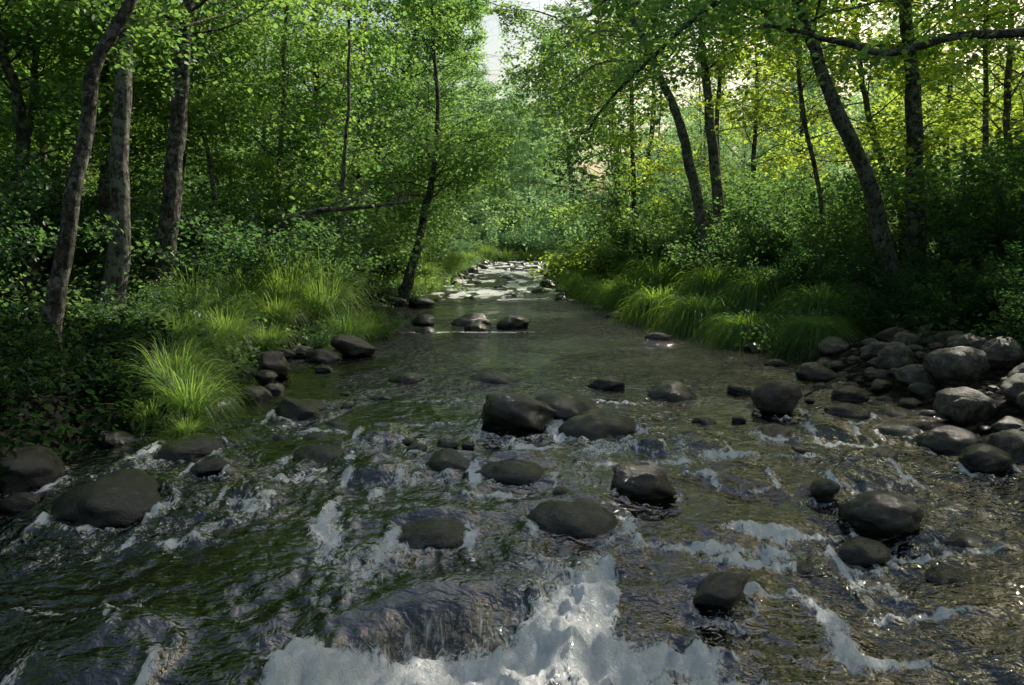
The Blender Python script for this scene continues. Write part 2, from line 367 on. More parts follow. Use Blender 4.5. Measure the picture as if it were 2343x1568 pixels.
LS = ['dark damp rounded stone lying on the stream bank', 'brown rounded stone lying on the stream bank', 'pale grey rounded stone heaped on the gravel bank']
for (x, y, w, h) in [(4.35, 7.5, .58, .34), (4.2, 8.4, .44, .28), (3.85, 6.5, .52, .28), (4.9, 7.7, .5, .28), (4.25, 6.1, .42, .24), (4.65, 6.8, .48, .26)]:
    placed.append((x, y, w/2)); put_rock(x, y, w, h, gh(x, y), 2, 0, int(x*100), 'river_stone', 'large grey rounded stone on the gravel bank', 'stones heaped on the gravel bank')
def f1(rs):
    y = rs.uniform(4.6, 9.8); return float(xr(np.array([y]))[0])+rs.uniform(-.35, 1.8), y
scatter(130, f1, (.16, .46), [2, 2, 1, 1, 0], 5, LS, 'stones heaped on the gravel bank', 16000, .76, 'river_stone', (.8, 1.15))
def f2(rs):
    y = rs.uniform(10.5, 26); return float(xr(np.array([y]))[0])+rs.uniform(-.5, .2), y
scatter(38, f2, (.2, .5), [0, 1], 6, LS, 'stones along the stream edge')
def f3(rs):
    y = rs.uniform(3, 24); return float(xl(np.array([y]))[0])+rs.uniform(-.2, .4), y
scatter(46, f3, (.18, .42), [0, 0, 0, 1], 7, LS, 'stones along the stream edge')
def f4(rs):
    y = 20+38*rs.rand()**1.2; a = float(xl(np.array([y]))[0]); b = float(xr(np.array([y]))[0])
    u = rs.rand(); u = u*.5 if rs.rand() < .5 else 1-u*.6
    return a+(b-a)*u, y
scatter(190, f4, (.25, .7), [0, 0, 1], 8, ['dark rounded stone in the shallow riffle', 'brown rounded stone in the shallow riffle', 'pale stone in the shallow riffle'], 'stones in the far riffle', 8000, .75, 'riffle_stone', (1.0, 1.4))  # small stones filling the far riffle
rs = np.random.RandomState(44)
for k in range(80):
    x, y = -2.6+6*rs.rand(), rs.uniform(3.7, 7.8); r = rs.uniform(.05, .15)
    if any((x-a)**2+(y-b)**2 < ((r+c))**2 for a, b, c in placed): continue
    placed.append((x, y, r)); wl = float(wlevel(np.array([x]), np.array([y]))[0])
    put_rock(x, y, 2*r, rs.uniform(-.04, .03), wl, 0, 0, 900+k, 'cobble', 'small dark cobble just under the stream surface', 'cobbles in the stream')

# ------------------------------------------------------------------ water
yy = np.concatenate([np.linspace(-6, 1.9, 40), np.arange(1.92, 9, .018), np.geomspace(9.03, 95, 330)])
tt = np.linspace(0, 1, 440)
A = xl(yy)-.9; Bq = xr(yy)+.9
X = A[:, None]+(Bq-A)[:, None]*tt[None, :]; Y = np.repeat(yy[:, None], len(tt), 1)
ny, nx = X.shape
i = np.arange(ny-1)[:, None]; j = np.arange(nx-1)[None, :]
Q = np.stack([i*nx+j, i*nx+j+1, (i+1)*nx+j+1, (i+1)*nx+j], -1).reshape(-1, 4)
wx_ = X+.35*(fbm(X*1.1, Y*1.1, 2, 41)-.5)*2; wy_ = Y+.35*(fbm(X*1.1+9, Y*1.1, 2, 43)-.5)*2
patch = sstep((fbm(wx_*.9, wy_*.6, 3, 71)-.36)/.26)
turb = np.interp(Y, [1, 3, 6.3, 7.5, 9, 12, 13, 15, 20, 24, 30], [1., 1., 1., 1., 1.4, 1.8, 1.9, 1.9, 1.6, 1.4, 1.4])*(.38+.72*patch)
def ridged(x, y, o, seed):
    return 1-np.abs(fbm(x, y, o, seed)*2-1)*1.6
T2 = np.interp(Y, [1, 3, 6.3, 7.5, 9, 12, 20, 24], [.75, .75, .72, .5, .28, .2, .25, .8])*(.5+.6*patch)
H = T2*(.055*(fbm(wx_*1.8, wy_*1.4, 2, 20)-.5)*2+.028*ridged(wx_*2.8, wy_*3.4, 1, 31)+.020*ridged(wx_*6.5, wy_*8, 1, 37)*np.clip(1.5-Y/12, .1, 1)+.009*ridged(wx_*14, wy_*17, 1, 39)*np.clip(1.3-Y/8, 0, 1))
H -= T2*.035
foam = np.zeros_like(X)
for (x, y, w, h, mi, pt) in B:
    if y > 16: continue
    dx = (X-x)/w; dy = (Y-y)/w
    near = (np.abs(dx) < 2.5) & (np.abs(dy) < 3.5)
    if not near.any(): continue
    T = 1. if y < 7.4 else .35
    d = np.sqrt(dx**2+(dy*1.1)**2)
    H += near*T*(.05*np.exp(-(dx/.55)**2-((dy-.5)/.22)**2)-.035*np.exp(-(dx/.5)**2-((dy+.75)/.35)**2))
    if h < .04: H += near*(.055+h)*np.exp(-(d/.55)**4)
    foam += near*T*(.45*np.exp(-((d-.58)/.05)**2)*(dy < .4)+.80*np.exp(-((np.abs(dx)-.45-.12*np.clip(-dy, 0, 3))/.07)**2)*np.exp(-np.clip(-dy-.2, 0, 9)/.9)*(dy < .1)+.35*np.exp(-(dx/.35)**2)*np.exp(-((dy+.8)/.4)**2))
e = ledge(X); am = amp_(X)
sheet = np.exp(-((Y-e-.06)/.14)**2)*sstep((X+.9)/.25)*sstep((.15-X)/.3)
face = sstep((e-.02-Y)/.12)*sstep((Y-e+.34)/.12)*sstep((am-.05)/.04)*sstep((.10-X)/.3)*sstep((X+.9)/.2)
H *= 1-.6*sheet
H *= 1-.3*face
for (x, y, rx, ry, s) in [(-.50, 2.98, .34, .12, 1.5), (-.08, 3.04, .28, .15, 1.7), (.20, 3.22, .16, .19, 1.8), (.36, 3.46, .10, .18, 1.5), (.42, 3.08, .20, .11, 1.4), (.35, 2.84, .36, .10, 1.2), (-.1, 2.78, .40, .07, 1.2), (-.55, 2.72, .35, .05, 1.1), (.75, 2.86, .30, .06, 1.1), (.66, 3.08, .18, .06, 1.2), (-.95, 2.6, .30, .05, 1.1), (-1.3, 2.6, .3, .045, 1.1), (-.85, 2.95, .07, .16, 1.2), (.1, 2.58, .5, .045, 1.1),
    (-1.05, 4.3, .05, .33, 1.0), (-.85, 4.7, .06, .22, 1.0), (-.6, 4.45, .25, .05, .8), (-.72, 5.7, .07, .4, 1.), (-.95, 4.0, .06, .18, .9), (1.0, 3.96, .28, .055, 1.5), (1.5, 4.16, .34, .065, 1.6), (1.25, 3.82, .33, .045, 1.4), (1.75, 4.0, .18, .045, 1.2), (1.35, 3.98, .14, .12, .9),
    (1.38, 3.35, .07, .18, 1.5), (1.15, 3.55, .25, .04, 1.1), (1.5, 3.05, .3, .035, 1.1), (1.35, 3.1, .07, .15, 1.2), (2.4, 4.0, .4, .035, 1.), (1.2, 5.0, .2, .05, 1.), (1.9, 3.4, .3, .03, .9), (-1.9, 3.3, .35, .03, .9), (-2.1, 2.8, .2, .03, .8),
    (1.6, 5.5, .3, .05, .9), (2.5, 5.9, .3, .07, 1.), (2.9, 6.5, .3, .05, .9), (-.6, 6.5, .4, .05, .8), (.9, 7.3, .3, .06, .8), (-1.4, 5.1, .3, .04, .8), (.45, 3.72, .06, .2, 1.2), (-.2, 4.75, .3, .045, .8), (-.6, 7.5, .5, .05, .7), (-1.6, 6.2, .4, .04, .7), (2., 5.4, .4, .045, .8), (.3, 5.7, .3, .045, .8), (-1.7, 4.0, .3, .045, .8), (.9, 5.3, .4, .04, .7)]:
    foam += s*np.exp(-((X-x)/rx)**2-((Y-y)/ry)**2)
far_f = sstep((Y-19)/4)*np.clip((fbm(X*2.6, Y*1.0, 4, 61)-.44)*7, 0, 1)
foam += 1.25*far_f
foam += .7*np.exp(-((Y-13.3)/.18)**2)*(np.abs(X+.8) < 1.2)
foam *= (.25+1.45*fbm(X*5, Y*4, 3, 77))
foam += .8*sstep((6.8-Y)/1)*np.clip(fbm(wx_*3.2, wy_*1.6, 3, 91)-.5, 0, 1)*2
foam *= 1-.85*sheet
foam = np.clip(foam, 0, 1.25)
H += np.clip(foam, 0, 1)*(.08*(fbm(X*9, Y*7, 3, 55)-.35)+.07*(fbm(X*24, Y*20, 2, 57)-.5))*(Y < 9)
Z = wlevel(X, Y)+H-.015
me = make_mesh('water', np.column_stack([X.ravel(), Y.ravel(), Z.ravel()]), Q, M_water, {'foam': foam.ravel(), 'turb': (turb*(1-.5*sheet)).ravel(), 'fall': face.ravel()}, True)
add_obj('water', me, kind='structure', label='clear rippling stream water with white foam', category='water')

# ------------------------------------------------------------------ sun
AZ, EL = math.radians(42), math.radians(38)
SUN = np.array([math.cos(EL)*math.sin(AZ), math.cos(EL)*math.cos(AZ), math.sin(EL)])
GAPS = [((-2.8, 6.4, .5), .6), ((-2.6, 11.6, .7), .9), ((-3.5, 11.8, .9), 1.2), ((-4.2, 11.5, .8), .9), ((-3.4, 9.4, .5), .5), ((-5.7, 11, 1.8), .5), ((-5.6, 11, 3.4), .5), ((2.6, 16.8, .9), 1.3), ((2.9, 14.9, .9), 1.1), ((3.4, 13, .9), 1.), ((3.8, 11.6, .9), .5),
        ((-.6, 14.2, .2), .9), ((.81, 4.7, .2), .14), ((-2.9, 22, .5), 1.4), ((-4, 14, 5), 1.2), ((-6, 19, 6), 1.6), ((0, 24, .3), 2.), ((0, 28, 1), 2.6), ((0, 34, 1), 2.6), ((0, 42, 1), 3), ((0, 50, 1), 4), ((-4.4, 12.5, 2.2), 1.1), ((.1, 3.1, 0), .45), ((.3, 11, 0), .5),
        ((-.5, 19, 0), 1.1), ((-4.5, 17, 2.5), 1.2), ((-8, 14, 5), 1.2), ((7, 22, 4), 2.2), ((9, 17, 3), 1.8), ((11, 20, 5), 2.2), ((5.5, 20, 3), 1.6), ((-3.5, 20, 4), 1.4), ((8, 13, 2), .8), ((3.5, 25, 4), 1.8), ((7.5, 16, 5), 1.3)]
def lit_mask(C, rng):
    keep = np.ones(len(C), bool)
    for p, r in GAPS:
        v = C-np.array(p); t = v@SUN
        d = np.linalg.norm(v-t[:, None]*SUN, axis=1)
        keep &= ~((t > r*1.2+.6) & (d < r*(.8+.35*rng.rand(len(C)))))
    # open slot of sky above the stream, widening upwards
    x, y, z = C[:, 0], C[:, 1], C[:, 2]
    dz = z-(2.3+.335*np.maximum(y, 0))
    op = (y < 45) & (dz > 0) & (np.abs(x+.1) < 2.6+.6*dz+.5*rng.rand(len(C)))
    mid = -.35-.014*y
    wob = fbm(y*.5+z*.7, z*.9-x*.6, 3, 12)
    edge = .7+.6*rng.rand(len(C))
    win = (y > 14) & (z > 1.5+.205*y) & (z < 1.5+.30*y) & (np.abs(x-mid) < (.12+.009*y)*(.1+1.6*wob)*edge)
    return keep & ~op & ~win

# ------------------------------------------------------------------ trees
def tree_arrays(path, r0, r1, cf, nl, ll, nleaf, ls, seed, bias=(0, 0), extra=(), sig=.16, droop=.06, el=(.0, .7)):
    rs = np.random.RandomState(seed); T = Tubes()
    P = catmull(path, 34); P[2:] += np.cumsum(rs.randn(32, 3)*.014, 0)*np.array([1, 1, 0])
    tpar = np.linspace(0, 1, 34); ln = np.linalg.norm(np.diff(P, axis=0), axis=1).sum()
    rad = r0+(r1-r0)*tpar**.9+r0*.45*np.exp(-tpar*ln/.35)
    P0 = P.copy(); P0[0, 2] -= .3
    T.add(P0, rad, 14, .2, seed)
    C = []; CT = []
    lt = [0.]
    def sub(p, d, L, r, m):
        n = 5; pts = [p]; dd = d
        for k in range(n):
            dd = norm(dd+rs.randn(3)*.16-np.array([0, 0, droop*1.5])); p = p+dd*L/n; pts.append(p)
        pts = np.array(pts); T.add(pts, np.linspace(r, r*.3, n+1), 3)
        u = rs.uniform(.1, 1.05, m)*n; i0 = np.clip(u.astype(int), 0, n-1); f = (u-i0)[:, None]
        c = pts[i0]*(1-f)+pts[i0+1]*f+rs.randn(m, 3)*sig*np.array([1, 1, .42])
        C.append(c); CT.append(np.clip(lt[0]*.5+rs.rand()*.3+rs.rand(m)*.25, 0, 1))
    m = max(6, int(nleaf/(nl*7)))
    for i in range(nl):
        lt[0] = rs.rand()
        u = (i+rs.rand())/nl; t = cf+(1-cf)*u; k = t*33; k0 = min(int(k), 32)
        p = P[k0]+(P[k0+1]-P[k0])*(k-k0)
        az = i*2.399+rs.rand()*.9
        d = norm(np.array([math.cos(az)+bias[0], math.sin(az)+bias[1], rs.uniform(*el)+.5*u]))
        L = ll*(1-.6*u**1.6)*rs.uniform(.6, 1.15)
        n = 8; pts = [p]; ds = [d]
        for q in range(n):
            d = norm(d+rs.randn(3)*.16+np.array([0, 0, .03-droop*q/4])); p = p+d*L/n; pts.append(p); ds.append(d)
        rr = min(.3*np.interp(t, tpar, rad), .007+.008*L)
        T.add(np.array(pts), np.linspace(rr, .004, n+1), 5)
        for q in range(7):
            j = min(int(2+q) if q < 6 else n, n)
            sd = norm(ds[j]*.7+rs.randn(3)*np.array([.7, .7, .30]))
            sub(pts[j], sd, L*rs.uniform(.22, .5)+.2, .0045, m)
    for (pth, ra, rb, dens, sl) in extra:
        E = catmull(pth, 24); E[1:-1] += np.cumsum(rs.randn(22, 3)*.012, 0)
        T.add(E, np.linspace(ra, rb, 24), 8, .2, seed)
        D = norm(np.gradient(E, axis=0))
        for j in range(3, 24):
            lt[0] = rs.rand()
            for _ in range(3):
                if rs.rand() < dens[1]:
                    sd = norm(D[j]*.5+rs.randn(3)*np.array([.8, .8, .5])-np.array([0, 0, .2]))
                    sub(E[j], sd, sl*rs.uniform(.5, 1.2), .005, dens[0])
    C = np.vstack(C); CT = np.concatenate(CT)
    return T, C, CT, ls, rs

def build_tree(name, arr, base, label, cat='tree', group=None, mat=M_alder, bark=M_bark):
    T, C, CT, ls, rs = arr
    e = add_obj(name, None, base, label=label, category=cat)
    if group: e['group'] = group
    V, Qd = T.get()
    add_obj('trunk', make_mesh('trunk_mesh', V-np.array(base), Qd, bark, None, True), parent=e)
    k = lit_mask(C, rs) & (C[:, 2] > ground_h(C[:, 0], C[:, 1])+.05); C = C[k]; CT = CT[k]
    LV = leaves_arrays(C-np.array(base), ls, rs)
    add_obj('crown', leaves_mesh('crown_mesh', LV, CT, mat), parent=e)
    return e
G_al = 'alder trees along the stream'
def g3(x, y): return (x, y, gh(x, y))
def T_(path, *a, label, bark=M_bark, mat=M_alder, **k):
    b = g3(path[0][0], path[0][1]); path = [b]+list(path[1:])
    build_tree('alder_tree', tree_arrays(path, *a, **k), b, label, group=G_al, bark=bark, mat=mat)
T_([(-4.9, 8.1), (-4.72, 8.1, 1.6), (-4.5, 8.1, 2.9), (-4.35, 8.1, 3.5), (-3.95, 8.1, 4.3), (-3.5, 8., 6.5), (-3.3, 8, 9)], .092, .04, .66, 16, 2.0, 5500, .07, 1, label='crooked grey lichened trunk leaning over the bank')
T_([(-5.75, 11), (-5.6, 11, 1.6), (-5.55, 11, 3.2), (-5.42, 11, 5), (-5.2, 11, 8), (-5, 11, 12)], .17, .05, .54, 24, 2.8, 10500, .075, 2, label='thick straight lichen-patched trunk on the bank', bark=M_bark_pale)
T_([(-5.45, 12), (-5.35, 12, 1.9), (-5.2, 12, 3.4), (-4.97, 12, 5.3), (-4.7, 12, 8.5), (-4.6, 12, 12.5)], .175, .05, .54, 24, 3., 10500, .075, 3, label='dark rough-barked trunk leaning slightly over the bank')
T_([(-7.6, 12.2), (-7.8, 12.2, 2.8), (-7.9, 12.2, 3.9), (-8.3, 12.2, 5.4), (-8.5, 12, 9)], .12, .04, .45, 22, 2.4, 9500, .08, 4, label='slender curved trunk among dense leaves')
T_([(-7.2, 13.5), (-7.1, 13.5, 3), (-7.2, 13.5, 6), (-7, 13.5, 11)], .1, .04, .3, 24, 2.3, 10500, .085, 5, label='slim straight alder trunk deep in the bank wood')
T_([(6.3, 12.5), (6.1, 12.5, 1.3), (5.83, 12.45, 2.28), (5.19, 12.3, 3.56), (4.83, 12.2, 4.56), (4.5, 12, 5.3), (4.1, 11.6, 6.8), (3.7, 11.3, 9)], .165, .05, .56, 26, 3.2, 14000, .08, 6, label='stout grey trunk leaning out over the stream', bias=(-.45, -.1), bark=M_bark_pale)
T_([(6.85, 13), (6.75, 13, 2.3), (6.75, 13, 4.3), (6.65, 13, 5.8), (6.7, 13, 9), (6.6, 13, 13)], .17, .05, .46, 28, 3.2, 12500, .08, 7, label='upright thick alder trunk with rough bark', mat=M_sun_tint)
T_([(4.4, 17), (4.2, 17, 2), (3.9, 17, 3.5), (3.55, 17, 4.6), (3.0, 17, 6.0), (2.5, 17, 7.1), (1.6, 16.5, 10)], .15, .05, .55, 26, 3., 13000, .085, 8, label='pale double-stemmed trunk leaning towards the water', bias=(-.2, -.1), bark=M_bark_pale,
   extra=[([(2.9, 17, 6.1), (2.0, 17.6, 6.4), (1.2, 18, 6.2), (.3, 18.5, 5.7)], .035, .012, (52, .9), 1.3), ([(3.3, 17, 5.2), (2.4, 17, 5.6), (1.6, 17, 5.4), (1.0, 17, 4.8)], .03, .01, (44, .8), 1.1)])
T_([(4.9, 17.4), (4.65, 17.4, 3), (4.45, 17.4, 5), (4.35, 17.4, 7.2), (4.1, 17.4, 12)], .15, .05, .52, 26, 3., 12000, .085, 9, label='upright pale trunk beside a leaning one', bark=M_bark_pale, mat=M_sun_tint)
T_([(4.95, 18.6), (4.95, 18.6, 3), (5.0, 18.6, 5.6), (5.4, 18.6, 9)], .09, .03, .5, 20, 2.4, 7500, .085, 10, label='thin pale trunk on the grassy bank', bark=M_bark_pale, mat=M_sun_tint)
for (px, py, tx, r, sd) in [(-4.9, 15.5, -4.5, .07, 32), (-8.6, 13.4, -8.1, .08, 33), (-6.4, 14.6, -6.0, .07, 34), (-9.6, 16, -9.9, .1, 35), (-6.9, 15.8, -7.2, .06, 42), (-5.4, 14.2, -5.9, .05, 44), (-8.0, 15.4, -7.8, .07, 45),
                            (7.9, 15.2, 6.9, .10, 37), (10.4, 16, 10.3, .12, 38), (9.3, 15.4, 9.6, .08, 39), (5.9, 14.6, 5.3, .05, 40)]:
    T_([(px, py), (px+(tx-px)*.1, py, 2), (px+(tx-px)*.7, py, 4), (tx, py, 6), (tx+(tx-px)*.6, py, 11)], r, .03, .36, 24, 2.2, 7500, .085, sd, label='slim alder stem with a high leafy top', bark=M_bark_pale, mat=M_sun_tint if px > 0 else M_alder)
T_([(-5.6, 4.4), (-5.5, 4.4, 4), (-5.2, 4.4, 8), (-4.9, 4.4, 12)], .16, .05, .5, 26, 3.0, 12000, .085, 51, label='tall alder shading the near bank')  # added to shade the near left bank, mostly out of frame
T_([(-5.2, 1.6), (-5.1, 1.6, 4), (-4.9, 1.6, 8), (-4.7, 1.6, 12)], .16, .05, .4, 26, 3.0, 12000, .085, 52, label='tall alder shading the near bank')  # second alder out of frame, added for shade on the left bank
T_([(-2.85, 20), (-2.42, 20, 1.45), (-2.2, 20, 2.5), (-1.98, 20, 3.45), (-1.85, 20, 4.9), (-2.0, 20, 8.5)], .14, .04, .42, 34, 2.7, 14000, .092, 11, label='dark trunk leaning from the stream edge', bias=(.1, 0))
T_([(-4.9, 25), (-4.7, 25, 2.5), (-4.3, 25, 4.8), (-3.6, 25, 6.6), (-3.1, 25, 8.2), (-2.9, 25, 10.0)], .2, .06, .2, 40, 3.2, 18000, .1, 12, label='trunk arching towards the water', bias=(.35, 0),
   extra=[([(-3.1, 25, 8.2), (-2.2, 24.6, 9.0), (-1.2, 24.4, 9.3), (-.2, 24.2, 9.0)], .04, .012, (54, .95), 1.4)])
T_([(-4.4, 21.2), (-4.3, 21.2, 3), (-4.2, 21.2, 6), (-3.9, 21.2, 10.5)], .1, .04, .15, 38, 2.9, 15500, .095, 23, label='leafy young alder crowded on the bank', bias=(.4, 0))
T_([(-3.9, 30), (-3.7, 30, 4), (-3.3, 30, 8), (-2.9, 30, 13)], .15, .05, .1, 44, 3.6, 18000, .11, 24, label='tall leafy alder beside the riffle', bias=(.5, 0), mat=M_haze_tint)
T_([(3.9, 27), (3.8, 27, 3), (3.6, 27, 6), (3.2, 27, 9), (2.8, 27, 12)], .14, .05, .15, 44, 3.6, 18000, .1, 17, label='leafy alder spreading over the narrowing water', bias=(-.7, 0),
   extra=[([(3.3, 27, 8.0), (2.0, 26.5, 9.0), (.8, 26.2, 9.5), (-.4, 26, 9.4)], .04, .012, (56, .95), 1.6)])
T_([(3.6, 22.5), (3.6, 22.5, 3), (3.5, 22.5, 6), (3.2, 22.5, 10)], .09, .04, .12, 38, 2.6, 14000, .095, 25, label='leafy young alder crowded on the bank', bias=(-.3, 0), mat=M_sun_tint)
T_([(3.2, 38), (2.9, 38, 4), (2.6, 38, 7), (2.2, 38, 12)], .18, .06, .1, 40, 3.8, 16000, .13, 18, label='leafy alder bending over the riffle', bias=(-.6, 0), mat=M_haze_tint)
T_([(-3.5, 36), (-3.3, 36, 4), (-2.9, 36, 7), (-2.5, 36, 12)], .18, .06, .1, 40, 3.8, 16000, .13, 19, label='leafy alder bending over the riffle', bias=(.6, 0), mat=M_haze_tint)
T_([(-3.5, 15), (-3.4, 15, 2.2), (-3.25, 15, 4.5), (-3.3, 15, 8)], .06, .02, .35, 22, 1.9, 8000, .08, 13, label='thin young alder stem', bark=M_bark_pale)
T_([(-4.6, 18), (-4.4, 18, 3), (-4.5, 18, 6), (-4.2, 18, 11)], .13, .04, .2, 28, 2.6, 12000, .09, 14, label='dark straight alder in the bank thicket')
T_([(-4.6, 12.6), (-4.05, 12.6, 1.55), (-3.4, 12.6, 2.0), (-2.6, 12.6, 2.1), (-1.7, 12.6, 2.2)], .08, .02, .6, 8, .7, 500, .075, 15, label='low bare dark leaning limb with sparse leaves')
T_([(6.2, 7.8), (6.1, 7.8, 2.5), (5.9, 7.8, 5), (5.6, 7.8, 9)], .2, .06, .55, 26, 3.2, 13000, .07, 16, label='alder with long dark boughs hanging over the stream', bias=(-.2, .1),
   extra=[([(6.1, 7.8, 3.2), (5.2, 7.4, 3.5), (4.3, 7.2, 3.46), (3.6, 7.1, 3.30), (2.9, 7.0, 3.36), (2.3, 7.0, 3.5)], .055, .018, (14, .35), .5),
          ([(6.0, 7.8, 4.6), (4.6, 8.1, 5.0), (3.2, 8.5, 5.0), (2., 8.8, 4.7), (.9, 9.1, 4.2)], .06, .015, (62, .9), 1.3),
          ([(5.9, 7.8, 5.0), (4.6, 9.0, 5.2), (3.4, 10., 5.1), (2.4, 10.6, 4.5), (1.5, 11, 3.7), (1.0, 11.2, 3.1)], .06, .015, (62, .95), 1.3)])

VAR = []
for k in range(6):
    rs = np.random.RandomState(60+k); h = 12.5
    pth = [(0, 0, 0), (rs.uniform(-.3, .3), rs.uniform(-.3, .3), 3), (rs.uniform(-.6, .6), rs.uniform(-.6, .6), 7), (rs.uniform(-.8, .8), rs.uniform(-.8, .8), h)]
    VAR.append(tree_arrays(pth, .11, .03, .14+.035*k, 38, 2.7, 12500, .105, 70+k, sig=.20))
shared = []
for T, C, CT, ls, rs in VAR:
    V, Qd = T.get()
    shared.append((make_mesh('trunk_mesh', V, Qd, M_bark, None, True), leaves_arrays(C, ls, rs), C, CT))
shared_c = [leaves_mesh('crown_mesh', s[1], s[3], M_alder) for s in shared]
shared_s = [leaves_mesh('crown_mesh', s[1], s[3], M_sun_tint) for s in shared]
shared_f = [simple_leaves_mesh('crown_mesh', s[1], s[3], M_haze_tint) for s in shared]
tp = [(-4.9, 8.1), (-5.75, 11), (-5.45, 12), (6.3, 12.5), (6.85, 13), (4.4, 17), (4.9, 17.4), (-2.95, 20.5), (6.2, 7.8), (-7, 12.2), (3.9, 27), (3.2, 38), (-3.5, 36), (-4.9, 25), (-4.6, 18), (-3.9, 30), (3.6, 22.5)]
rs = np.random.RandomState(21)
cand = []
for _ in range(9000):
    y = rs.uniform(4, 80); x = rs.uniform(-32, 32)
    if y < 8 and abs(x) < 7.5: continue
    if abs(x) > 7+.72*y: continue
    a = float(xl(np.array([y]))[0]); b = float(xr(np.array([y]))[0]); s = max(a-x, x-b)
    if s < (1.4 if y > 14 else 2.6): continue
    if x < 0 and y < 15 and x > -7.5: continue
    if x > 0 and y < 15 and x < 8: continue
    dmin = 2.6+.02*y if x < 0 else 3.2+.02*y
    if y > 52 and abs(x) < 7: dmin = 2.2
    if any((x-p)**2+(y-q)**2 < dmin**2 for p, q in tp): continue
    tp.append((x, y)); cand.append((x, y, s))
    if len(cand) > 128: break
for x, y in [(-2.2, 60), (-.2, 62), (1.8, 66), (.6, 70), (-1.4, 68), (3.6, 72), (-.9, 64), (1.0, 61), (2.6, 63)]: cand.append((x, y, 3))
for x, y in [(-4.6, -3), (6.2, -.2), (4.4, -4.5), (-1.5, -8), (2.5, -9), (-8.5, 2.5), (9, 2.5)]: cand.append((x, y, 3))
for (x, y, s) in cand:
    k = rs.randint(6); th = rs.uniform(0, 6.28); sc = rs.uniform(.75, 1.1)
    zb = gh(x, y)-.05
    e = add_obj('alder_tree', None, (x, y, zb), label='slender leafy alder standing in the streamside wood', category='tree', group=G_al)
    e.rotation_euler = (0, 0, th); e.scale = (sc, sc, sc)
    add_obj('trunk', shared[k][0], parent=e)
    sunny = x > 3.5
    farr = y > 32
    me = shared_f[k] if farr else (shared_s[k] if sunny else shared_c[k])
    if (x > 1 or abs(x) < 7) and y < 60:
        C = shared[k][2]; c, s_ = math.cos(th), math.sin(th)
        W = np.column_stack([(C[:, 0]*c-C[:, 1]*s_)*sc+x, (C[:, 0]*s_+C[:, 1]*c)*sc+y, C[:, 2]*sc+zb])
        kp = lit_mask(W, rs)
        if kp.mean() < .99: me = leaves_mesh('crown_mesh', shared[k][1][kp], shared[k][3][kp], M_haze_tint if farr else (M_sun_tint if sunny else M_alder))
    add_obj('crown', me, parent=e)

# ------------------------------------------------------------------ shrubs
def shrub_arrays(seed, h, w, nst, nleaf, ls, narrow=.34):
    rs = np.random.RandomState(seed); T = Tubes(); C = []; CT = []
    for i in range(nst):
        az = rs.uniform(0, 6.28); lean = rs.uniform(.1, 1.0); lt = rs.rand()
        d = norm(np.array([math.cos(az)*lean*w/h, math.sin(az)*lean*w/h, 1.])); L = h*rs.uniform(.6, 1.1)
        p = np.array([math.cos(az), math.sin(az), 0])*rs.uniform(0, .15*w); p[2] = -.1; pts = [p]
        for k in range(9):
            d = norm(d+rs.randn(3)*.12+np.array([math.cos(az), math.sin(az), -.6])*.05*k/3); p = p+d*L/9; pts.append(p)
        pts = np.array(pts); T.add(pts, np.linspace(.014, .004, 10), 4)
        for k in range(2, 10):
            for _ in range(2):
                dd = norm(rs.randn(3)*np.array([1, 1, .5])+[0, 0, .2]); q = np.array([pts[k]+dd*u for u in np.linspace(0, .35*w*rs.uniform(.3, .8), 4)])
                T.add(q, np.linspace(.004, .002, 4), 3)
                m = max(4, int(nleaf/(nst*16))); u = rs.rand(m, 1)
                C.append(q[0]+(q[-1]-q[0])*u*1.05+rs.randn(m, 3)*.085); CT.append(lt*.4+rs.rand()*.3+rs.rand(m)*.3)
    C = np.vstack(C); CT = np.concatenate(CT); k = C[:, 2] > .02; C = C[k]; CT = CT[k]
    V, Qd = T.get()
    return make_mesh('stems_mesh', V, Qd, M_bark, None, True), leaves_arrays(C, ls, rs, .8, narrow), CT
SH = []
for k in range(4):
    st, LV, CT = shrub_arrays(200+k, 2.2, 1.5, 16, 5800, .072)
    SH.append((st, leaves_mesh('foliage_mesh', LV, CT, M_shrub), leaves_mesh('foliage_mesh', LV, CT, M_dark), leaves_mesh('foliage_mesh', LV, CT, M_shade_tint), leaves_mesh('foliage_mesh', LV, CT, M_haze_tint)))
